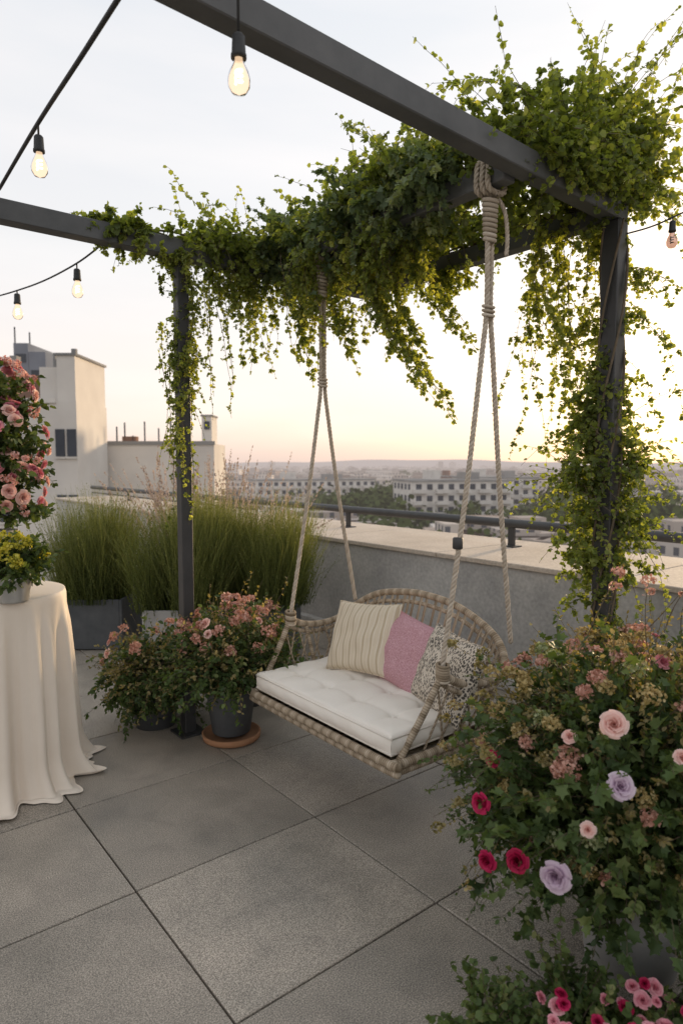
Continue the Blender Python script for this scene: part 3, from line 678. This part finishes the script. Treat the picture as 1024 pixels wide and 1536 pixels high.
for q in range(130):
    c,R_=cs[q%3];d=sph(1,-.6)[0];rose(mb,c+d*R_*rng.uniform(.92,1.12),d,rng.uniform(.026,.042),2 if rng.random()<.6 else 3)
for q in range(60):
    c,R_=cs[q%3];d=sph(1,-.6)[0];cluster(mb,c+d*R_*rng.uniform(.95,1.15),d,.022,3,24,.011)
mb.build('rose_heads',[M_bush,M_stem,M_pink,M_blush],e)

# ---------------- planters with feathery grass ----------------
def grassclump(mb,c,R,Hh,n,mat=0,wid=.0024,spread=.12,seg=7,droop=.10,wig=.075,lean=.10,dome=.55):
    nt_=16;ta=rng.uniform(0,6.28,nt_);tq=R*.9*np.sqrt(rng.random(nt_));tx=tq*np.cos(ta);ty=tq*np.sin(ta);th_=rng.uniform(.86,1.06,nt_)
    ti=rng.integers(0,nt_,n)
    px=tx[ti]+rng.normal(0,R*.17,n);py=ty[ti]+rng.normal(0,R*.17,n);q=np.sqrt(px**2+py**2)
    p=np.array(c)+np.stack([px,py,np.zeros(n)],1)
    lx=(px-tx[ti])/R;ly=(py-ty[ti])/R
    d=np.stack([px/R*spread+lx*lean*2,py/R*spread+ly*lean*2,np.ones(n)],1)+rng.normal(0,.08,(n,3))
    qq=np.clip(q/(R*1.25),0,1);hh=Hh*th_[ti]*((1-dome)+dome*np.sqrt(1-qq**2))
    S=strands(p,d,hh*rng.uniform(.45,1.04,n),droop*qq,wig,seg);m,k,_=S.shape
    T=nrm(np.gradient(S,axis=1));s=nrm(np.cross(T,nrm(rng.normal(0,1,(m,1,3)))));ww=(wid*np.linspace(1,.25,k))[None,:,None]
    V=np.stack([S-s*ww,S+s*ww],2);mi=np.arange(m)[:,None];i=np.arange(k-1)[None,:];b=(mi*k+i)*2
    F=np.stack([b,b+1,b+3,b+2],-1).reshape(-1,4)
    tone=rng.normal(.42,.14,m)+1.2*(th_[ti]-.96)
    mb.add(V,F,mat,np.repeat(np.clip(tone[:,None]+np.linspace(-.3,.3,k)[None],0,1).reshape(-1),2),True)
    return S,np.clip(tone,0,1)
def grassplanter(c,wx,wy,h,R,Hh,n,mat,yaw=0):
    e=empty('planter_box');mb=MB()
    cs,sn=math.cos(yaw),math.sin(yaw)
    fr=lambda V:np.stack([c[0]+V[:,0]*cs-V[:,1]*sn,c[1]+V[:,0]*sn+V[:,1]*cs,V[:,2]],1)
    t=.025
    box(mb,(-wx,-wy,.01),(wx,-wy+t,h),0,.5,.004,fr);box(mb,(-wx,wy-t,.01),(wx,wy,h),0,.5,.004,fr)
    box(mb,(-wx,-wy+t,.01),(-wx+t,wy-t,h-.001),0,.5,.004,fr);box(mb,(wx-t,-wy+t,.01),(wx,wy-t,h-.001),0,.5,.004,fr)
    box(mb,(-wx+t,-wy+t,.02),(wx-t,wy-t,h-.04),1,.5,0,fr);mb.build('box',[mat,M_soil],e)
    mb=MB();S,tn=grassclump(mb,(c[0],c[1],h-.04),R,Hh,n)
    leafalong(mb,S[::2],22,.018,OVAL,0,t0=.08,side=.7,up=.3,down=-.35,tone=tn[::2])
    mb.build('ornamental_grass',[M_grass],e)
grassplanter((1.93,5.85),.28,.28,.44,.31,1.0,4400,M_pot,.9)
grassplanter((2.32,4.98),.26,.26,.44,.31,.98,4400,M_potl,.9)
grassplanter((2.70,5.06),.26,.26,.44,.30,1.06,3600,M_pot,.9)
grassplanter((2.98,4.72),.26,.26,.44,.31,1.0,4400,M_pot,.9)
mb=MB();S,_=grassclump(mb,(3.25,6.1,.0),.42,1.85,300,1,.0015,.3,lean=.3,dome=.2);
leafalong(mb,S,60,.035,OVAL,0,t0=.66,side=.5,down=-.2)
mb.build('pampas_grass',[M_plume,M_grass])

e=empty('potted_rose_shrub');pc=np.array([1.82,3.30,0.]);mb=MB()
lathe(mb,[(0,.045),(.105,.045),(.11,.05),(.14,.27),(.148,.28),(.148,.30),(.138,.30),(.13,.27),(0,.26)],pc,40,0);mb.build('pot',[M_pot],e)
mb=MB();lathe(mb,[(0,.002),(.15,.002),(.165,.01),(.17,.04),(.16,.044),(.152,.03),(0,.028)],pc,40,0);mb.build('saucer',[M_terra],e)
mb=MB();c=pc+np.array([0,0,.56]);o=pc+np.array([0,0,.28])
bush(mb,c,(.33,.33,.24),400,22,.036,OVAL,0,1,-.35,org=o)
bush(mb,c+np.array([.05,-.02,.05]),(.34,.34,.28),150,20,.024,OVAL,2,1,0,org=o)
for q in range(44):
    d=sph(1,0)[0];p=c+d*np.array([.28,.28,.25])*rng.uniform(.8,1.1)
    if q%4==0: rose(mb,p,d,rng.uniform(.022,.034),4)
    else: cluster(mb,p,d,.034,3,40,.014)
mb.build('shrub',[M_bush,M_stem,M_sage,M_dust,M_blush],e)
e=empty('trailing_shrub');c=np.array([1.56,3.78,0.]);mb=MB()
lathe(mb,[(0,.0),(.12,.0),(.15,.25),(.155,.28),(.145,.28),(0,.24)],c,36,0);mb.build('pot',[M_pot],e)
mb=MB();bush(mb,c+np.array([0,0,.36]),(.34,.34,.27),440,22,.034,OVAL,0,1,-.8,droop=.9,org=c+np.array([0,0,.27]))
bush(mb,c+np.array([0,0,.42]),(.36,.36,.28),140,20,.024,OVAL,2,1,-.4,org=c+np.array([0,0,.27]))
for q in range(14):
    d=sph(1,-.1)[0];p=c+np.array([0,0,.40])+d*np.array([.31,.31,.24])
    if q%5==0: rose(mb,p,d,.032,4)
    else: cluster(mb,p,d,.03,3,36,.013)
mb.build('shrub',[M_bush,M_stem,M_sage,M_dust,M_blush],e)
e=empty('potted_rose_shrub.001');pc=np.array([2.2,3.75,0.]);mb=MB()
lathe(mb,[(0,.0),(.12,.0),(.15,.25),(.155,.28),(.145,.28),(0,.24)],pc,36,0);mb.build('pot',[M_pot],e)
mb=MB();bush(mb,pc+np.array([0,0,.46]),(.28,.28,.22),240,20,.034,OVAL,0,1,-.4,org=pc+np.array([0,0,.27]))
for q in range(14):
    d=sph(1,0)[0];cluster(mb,pc+np.array([0,0,.48])+d*np.array([.26,.26,.21]),d,.03,3,36,.013)
mb.build('shrub',[M_bush,M_stem,M_sage,M_dust,M_blush],e)

# ---------------- foreground flower planter ----------------
FM=[M_bush,M_stem,M_sage,M_dust,M_blush,M_crim,M_lav,M_pink,M_buff,M_greenfl]
e=empty('flower_planter');pc=W(.93,2.0,0);mb=MB()
lathe(mb,[(0,.0),(.13,.0),(.138,.008),(.18,.34),(.195,.35),(.195,.38),(.182,.38),(.175,.34),(0,.32)],pc,48,0);mb.build('pot',[M_potl],e)
c=W(.90,2.02,.69);o=W(.92,1.98,.38);mb=MB()
bush(mb,c,(.42,.42,.34),900,28,.040,IVY,0,1,-.85,org=o,t0=.4,droop=.45)
bush(mb,c,(.42,.42,.35),600,28,.028,OVAL,0,1,-.8,org=o,t0=.5,droop=.45)
bush(mb,c+np.array([0,0,.04]),(.43,.43,.37),260,26,.020,OVAL,2,1,-.3,org=o,t0=.55,droop=.3)
n_=56;p=c+W(-.12,0,0)+rng.normal(0,.07,(n_,3))-np.array([0,0,.06]);dv=W(-1,.1,0)+rng.normal(0,.30,(n_,3))
S=strands(p,dv,.52*rng.uniform(.6,1.1,n_),.40,.1,10);stems(mb,S,.002);leafalong(mb,S,34,.026,OVAL,0,t0=.3)
S2=strands(p[:22]+np.array([0,0,.12]),dv[:22],.46*rng.uniform(.6,1.1,22),.15,.1,10);stems(mb,S2,.0018);leafalong(mb,S2,34,.017,OVAL,2,t0=.3)
for q in S2[:,-1]: cluster(mb,q,(0,0,1),.022,2 if rng.random()<.5 else 8,24,.010)
n_=34;S=strands(c+W(.08,0,.22)+rng.normal(0,.12,(n_,3)),np.array([.05,-.05,1])+rng.normal(0,.28,(n_,3)),.28,.1,.06,8);stems(mb,S,.002);leafalong(mb,S,18,.018,OVAL,2)
for q in S[:,-1][::2]: cluster(mb,q,(0,0,1),.020,3,24,.010)
def R_(lat,d,z,r,mat):
    p=W(lat,d,z);ax=W(lat-.9,d-2.05,(z-.66)*1.0+.1);ax=nrm(ax)+np.array([-.625*.5,-.78*.5,.15])+rng.normal(0,.22,3);rose(mb,p,ax,r,mat)
    s0=o+(c-o)*.5
    S=strands(np.array([s0]),p-s0,np.linalg.norm(p-s0),.02,.02,8);stems(mb,S,.003);leafalong(mb,S,26,.036,OVAL,0,t0=.45,tone=[.7])
    leafalong(mb,S[:,-2:],8,.034,OVAL,0,tone=[.6])
R_(.70,1.64,.93,.036,4);R_(.69,1.56,.805,.032,6);R_(.525,1.54,.58,.038,6);R_(.455,1.63,.565,.033,5);R_(.40,1.74,.495,.031,5)
R_(.40,1.83,.615,.030,5);R_(.45,1.90,.715,.028,5);R_(1.03,2.0,.99,.034,4);R_(1.06,1.9,.93,.032,7);R_(.98,1.95,1.0,.028,7);R_(.62,1.73,.86,.021,4);R_(.86,1.60,.86,.024,4)
R_(.62,1.58,.68,.020,4);R_(.90,1.56,.70,.026,4)
for q in range(120):
    d=sph(1,-.6)[0];t=W(-.3,-1,0)
    if np.dot(d[:2],t[:2])<-.1 and d[2]<.5: continue
    p=c+d*np.array([.42,.42,.35])*rng.uniform(.95,1.08);cluster(mb,p,d,rng.uniform(.020,.038),[3,8,9,8,2,3][q%6],70,.009)
mb.build('flowering_shrubs',FM,e)
e=empty('flower_planter.001');pc=np.array([2.86,1.46,0.]);mb=MB()
lathe(mb,[(0,.0),(.2,.0),(.26,.36),(.27,.38),(.255,.38),(0,.34)],pc,40,0);mb.build('pot',[M_pot],e)
mb=MB();c=pc+np.array([0,0,.52]);o=pc+np.array([0,0,.36])
bush(mb,c,(.38,.38,.28),480,22,.034,OVAL,0,1,-.4,org=o)
bush(mb,c,(.42,.42,.34),300,24,.024,OVAL,2,1,-.1,org=o)
bush(mb,c+np.array([.2,-.45,.05]),(.38,.38,.33),360,22,.034,OVAL,0,1,-.4,org=o+np.array([.15,-.3,0]))
for q in range(60):
    d=sph(1,0)[0];cc=c if q%2 else c+np.array([.2,-.45,.05]);p=cc+d*np.array([.37,.37,.31])
    if q%5==0: rose(mb,p,d,.03,7 if q%2 else 4)
    else: cluster(mb,p,d,.032,3 if q%3 else 2,40,.013)
mb.build('flowering_shrubs',FM,e)
mb=MB()
for lat,d,R0,hz,n in((.40,1.66,.15,.12,60),(.64,1.68,.17,.13,110),(.84,1.50,.20,.13,170),(1.1,1.6,.22,.2,180)):
    c=W(lat,d,.08);bush(mb,c,(R0,R0,hz),n,22,.024,ROUND,0,1,-.1,org=W(lat,d,.01),t0=.3,droop=.3,tone=np.clip(rng.normal(.75,.2,n),0,1))
for q in range(50):
    lat=rng.uniform(.5,1.0);d=rng.uniform(1.40,1.60);rose(mb,W(lat,d,rng.uniform(.20,.27)),(rng.normal(0,.4)-.3,rng.normal(0,.4)-.4,1),rng.uniform(.013,.024),7 if q%3 else 5)
cc=W(.85,1.58,0);V=np.array([cc+np.array([.3*math.cos(t)*(1+.1*math.sin(3*t)),.22*math.sin(t),.006]) for t in np.linspace(0,2*np.pi,25)[:-1]])
mb.add(V,[list(range(24))],10)
mb.build('low_flower_bed',FM+[M_soil])

# ---------------- string lights ----------------
def bulbmats():
    m,nt,out=newmat('bulb_glass');em=N(nt,'ShaderNodeEmission');em.inputs[0].default_value=(1,.70,.45,1);em.inputs[1].default_value=1.35
    tr=N(nt,'ShaderNodeBsdfTransparent');gl=N(nt,'ShaderNodeBsdfGlossy');gl.inputs['Roughness'].default_value=.05
    lw=N(nt,'ShaderNodeLayerWeight');lw.inputs[0].default_value=.10
    a=N(nt,'ShaderNodeMixShader');a.inputs[0].default_value=.6;nt.links.new(tr.outputs[0],a.inputs[1]);nt.links.new(em.outputs[0],a.inputs[2])
    b=N(nt,'ShaderNodeMixShader');nt.links.new(lw.outputs['Fresnel'],b.inputs[0]);nt.links.new(a.outputs[0],b.inputs[1]);nt.links.new(gl.outputs[0],b.inputs[2]);nt.links.new(b.outputs[0],out.inputs[0])
    m2,nt,out=newmat('bulb_filament');em=N(nt,'ShaderNodeEmission');em.inputs[0].default_value=(1,.66,.32,1);em.inputs[1].default_value=14;nt.links.new(em.outputs[0],out.inputs[0])
    m3,nt,out=newmat('unlit_bulb_glass');gl=N(nt,'ShaderNodeBsdfGlossy');gl.inputs['Roughness'].default_value=.08;gl.inputs[0].default_value=(.6,.5,.45,1);tr=N(nt,'ShaderNodeBsdfTransparent');tr.inputs[0].default_value=(.75,.6,.55,1)
    a=N(nt,'ShaderNodeMixShader');a.inputs[0].default_value=.3;nt.links.new(tr.outputs[0],a.inputs[1]);nt.links.new(gl.outputs[0],a.inputs[2]);nt.links.new(a.outputs[0],out.inputs[0]);return m,m2,m3
M_bg,M_bf,M_bu=bulbmats()
def bulb(par,p,drop=.05,s=1.,lit=True):
    p=np.array(p,float);mb=MB();t=p-np.array([0,0,drop])
    tube(mb,[p,(p+t)/2,t],.004*s,8);lathe(mb,[(0,0),(.012*s,0),(.017*s,-.006*s),(.019*s,-.05*s),(.021*s,-.052*s),(.021*s,-.062*s),(.014*s,-.064*s)],t,20)
    mb.build('lamp_socket',[M_black],par)
    g=t-np.array([0,0,.062*s]);mb=MB()
    lathe(mb,[(.013*s,0),(.016*s,-.015*s),(.026*s,-.035*s),(.031*s,-.055*s),(.029*s,-.073*s),(.019*s,-.088*s),(.0,-.094*s)],g,24);mb.build('glass_bulb',[M_bg if lit else M_bu],par)
    mb=MB();a=np.linspace(0,1,40)
    tube(mb,g+np.stack([.009*s*np.sin(a*18),.009*s*np.cos(a*18),-.025*s-.04*s*a],1),.0032*s,6);mb.build('filament',[M_bf if lit else M_black],par)
def cord(par,pts,r=.006,n=40):
    mb=MB();tube(mb,spline(pts,n),r,8);mb.build('cord',[M_black],par)
e=empty('string_light');cord(e,[(.72,1.70,2.90),(.72,2.2,2.895),(.718,2.77,2.89),(.73,3.48,2.885)],.008)
bulb(e,(.718,2.74,2.89),.045,1.0)
e=empty('string_light.001');cord(e,[(-1,1.7,3.3),(.2,1.62,3.22),(.90,1.60,3.2),(1.0,.9,3.22),(1.0,-1,3.3)],.005)
bulb(e,(.93,1.60,3.2),.46,1.0)
e=empty('string_light.002');cord(e,[(1.28,3.56,2.80),(1.20,3.95,2.73),(1.08,4.5,2.70),(.9,5.3,2.74),(.6,6.5,2.9)],.005)
bulb(e,(1.21,3.92,2.735),.03,1.05);bulb(e,(1.05,4.62,2.70),.02,1.05)
e=empty('string_light.003');cord(e,[(3.03,1.64,2.68),(3.085,1.55,2.70),(3.135,1.46,2.735),(3.3,1.15,2.87),(3.6,.6,3.2)],.004)
bulb(e,(3.13,1.47,2.73),.015,.8,False)

# ---------------- surrounding buildings ----------------
fr=lambda V:np.array([W(a,b,c) for a,b,c in V])
def wbox(mb,l0,l1,d0,d1,z0,z1,mat=0,rnd=.5): box(mb,(l0,d0,z0),(l1,d1,z1),mat,rnd,0,fr)
e=empty('white_apartment_house');mb=MB()
wbox(mb,-20,-11.25,28,31.6,-25,4.25,0);wbox(mb,-12.05,-11.28,28.05,31.55,4.25,6.15,0);wbox(mb,-12.9,-12.05,28.3,31.5,4.25,5.7,0);
wbox(mb,-16,-12.9,28.6,31.5,4.25,5.4,2);wbox(mb,-20,-12.1,27.9,28,4.15,4.35,0);wbox(mb,-12.12,-11.2,27.97,31.62,6.15,6.25,3)
for l in(-12.15,-11.66,-14.6,-15.2):
    for z in(1.9,-.9,-3.7): wbox(mb,l,l+.38,27.93,27.99,z,z+1.15,1);wbox(mb,l-.05,l+.43,27.9,27.98,z-.1,z-.03,0)
wbox(mb,-11.8,-11.6,29,29.2,6.25,6.6,3);wbox(mb,-12.6,-12.5,29,29.1,5.7,6.4,3);wbox(mb,-14.5,-14.2,29,29.4,5.4,6.3,3)
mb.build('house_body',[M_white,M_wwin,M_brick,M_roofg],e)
e=empty('low_white_house');mb=MB()
wbox(mb,-12.5,-6.2,32,35,-25,2.55,0);wbox(mb,-12.5,-6.15,31.93,32,2.5,2.68,3);wbox(mb,-7.0,-6.5,33,34.4,2.55,3.95,0);wbox(mb,-7.05,-6.45,32.95,34.45,3.95,4.03,3)
for l in(-11.3,-10.9,-10.5,-9.9,-9.2,-8.6): wbox(mb,l,l+.06,33,33.06,2.6,2.6+rng.uniform(.3,1.4),1)
wbox(mb,-11.0,-10.3,33,33.4,2.6,2.95,2);wbox(mb,-6.86,-6.6,32.94,32.99,3.3,3.7,1)
mb.build('house_body',[M_white,M_wwin,M_brick,M_roofg],e)
e=empty('office_tower');mb=MB()
for l0,l1,z in((-32,-30.6,11.5),(-30.6,-29.2,12.8),(-29.2,-27.6,12.0),(-36,-32,10)):
    wbox(mb,l0,l1-.05,62,72,-25,z,0)
    for zz in np.arange(-4,z-1,1.5): wbox(mb,l0+.2,l1-.25,61.93,61.98,zz,zz+.8,1)
wbox(mb,-31,-30.9,63,63.1,12,14.5,1);wbox(mb,-29.6,-29.5,63,63.1,12.8,14,1)
mb.build('tower_body',[M_glassb,M_wwin],e)

def apartment(name,lat,d,yaw,wx,wy,z1,fl=6,balc=True,wall=None):
    e=empty(name);mb=MB();c=W(lat,d,0);cs,sn=math.cos(yaw),math.sin(yaw)
    f=lambda V:np.stack([c[0]+V[:,0]*cs-V[:,1]*sn,c[1]+V[:,0]*sn+V[:,1]*cs,V[:,2]],1)
    box(mb,(-wx,-wy,-25),(wx,wy,z1),0,.5,0,f);box(mb,(-wx-.3,-wy-.3,z1),(wx+.3,wy+.3,z1+.5),2,.5,0,f)
    box(mb,(-wx*.5,-wy*.4,z1+.5),(-wx*.3,wy*.4,z1+3),0,.5,0,f);box(mb,(wx*.2,-wy*.4,z1+.5),(wx*.5,wy*.3,z1+2.4),2,.5,0,f)
    for k in range(fl):
        z=z1-3.0*(k+1)
        for s_ in(-1,1):
            for x in np.arange(-wx+1.2,wx-1.5,3.0):
                y0=s_*wy;box(mb,(x,min(y0,y0+s_*.06),z+.9),(x+1.5,max(y0,y0+s_*.06),z+2.4),1,.5,0,f)
            for y in np.arange(-wy+1.2,wy-1.5,3.0):
                x0=s_*wx;box(mb,(min(x0,x0+s_*.06),y,z+.9),(max(x0,x0+s_*.06),y+1.5,z+2.4),1,.5,0,f)
            if balc:
                for x in np.arange(-wx+.5,wx-3,6.0):
                    y0=s_*wy;a_,b_=sorted((y0,y0+s_*1.3));box(mb,(x,a_,z),(x+3.6,b_,z+1.0),0,.5,0,f)
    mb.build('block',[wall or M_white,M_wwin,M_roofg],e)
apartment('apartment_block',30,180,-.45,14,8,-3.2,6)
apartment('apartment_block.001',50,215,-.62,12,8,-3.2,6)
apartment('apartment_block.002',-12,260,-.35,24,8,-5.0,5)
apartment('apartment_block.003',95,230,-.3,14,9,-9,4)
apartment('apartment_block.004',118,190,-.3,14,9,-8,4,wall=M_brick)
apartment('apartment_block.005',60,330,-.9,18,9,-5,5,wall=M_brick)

mb=MB();
G=np.array([[-9000,-9000,-25.],[9000,-9000,-25],[9000,9000,-25],[-9000,9000,-25]]);mb.add(G,[[0,1,2,3]],0);mb.build('city_ground',[M_cityg])
mb=MB()
for q in range(2400):
    d=120+2900*rng.random()**1.35;lat=rng.uniform(-.95,1.05)*d
    if 140<d<280 and 5<lat<75: continue
    tall=rng.random()<.03 and d>1300
    h=rng.uniform(8,18)+tall*rng.uniform(6,24)
    if d<300: h=min(h,13)
    c=W(lat,d,0);yaw=rng.choice([-.62,-.3,.2,.9])+rng.normal(0,.08);cs,sn=math.cos(yaw),math.sin(yaw);wx=rng.uniform(5,18);wy=rng.uniform(5,9)
    if tall: wx=rng.uniform(6,10)
    f=lambda V:np.stack([c[0]+V[:,0]*cs-V[:,1]*sn,c[1]+V[:,0]*sn+V[:,1]*cs,V[:,2]],1)
    rr=rng.random();box(mb,(-wx,-wy,-25),(wx,wy,-25+h),0,rr,0,f);box(mb,(-wx*.4,-wy*.5,-25+h),(wx*.1,wy*.5,-25+h+rng.uniform(1,3)),0,rr*.6,0,f)
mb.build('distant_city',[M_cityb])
mb=MB();nt_=800;dd=110+1300*rng.random(nt_)**1.4;ll=rng.uniform(-.7,1.0,nt_)*dd
g=[(12,175),(8,210),(75,150),(62,160),(90,170),(20,300),(70,210),(110,260),(85,130),(14,190)]
for k in range(380):
    a_,b_=g[k%len(g)];ll[k]=a_+rng.normal(0,8);dd[k]=b_+rng.normal(0,12)
cc=np.array([W(a_,b_,-25) for a_,b_ in zip(ll,dd)])
for ci,c in enumerate(cc):
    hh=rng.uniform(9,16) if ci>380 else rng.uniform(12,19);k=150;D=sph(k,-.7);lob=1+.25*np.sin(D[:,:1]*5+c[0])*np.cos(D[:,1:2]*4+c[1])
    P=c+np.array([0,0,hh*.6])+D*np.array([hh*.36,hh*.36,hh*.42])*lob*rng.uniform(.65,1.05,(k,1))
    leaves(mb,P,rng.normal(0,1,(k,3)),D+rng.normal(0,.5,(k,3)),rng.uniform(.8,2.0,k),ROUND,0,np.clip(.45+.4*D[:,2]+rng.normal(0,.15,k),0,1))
    box(mb,c-np.array([.2,.2,0]),c+np.array([.2,.2,hh*.5]),0,.1)
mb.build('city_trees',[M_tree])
mb=MB();nn=160;an=np.linspace(-1.3,1.3,nn);rows=[]
hgt=6+10*np.sin(an*5+1)+8*np.sin(an*13)+4*np.sin(an*41)+14
for k,(dist,f_) in enumerate(((4200,0),(4800,1),(5600,.6),(6500,0))):
    rows.append(np.array([W(math.sin(a_)*dist,math.cos(a_)*dist,-25+max(0,h_+16)*f_) for a_,h_ in zip(an,hgt)]))
V=np.array(rows).reshape(-1,3);i=np.arange(3)[:,None];j=np.arange(nn-1)[None,:]
mb.add(V,np.stack([i*nn+j,i*nn+j+1,(i+1)*nn+j+1,(i+1)*nn+j],-1).reshape(-1,4),0,.5,True);mb.build('distant_hills',[M_hill])
print('done')
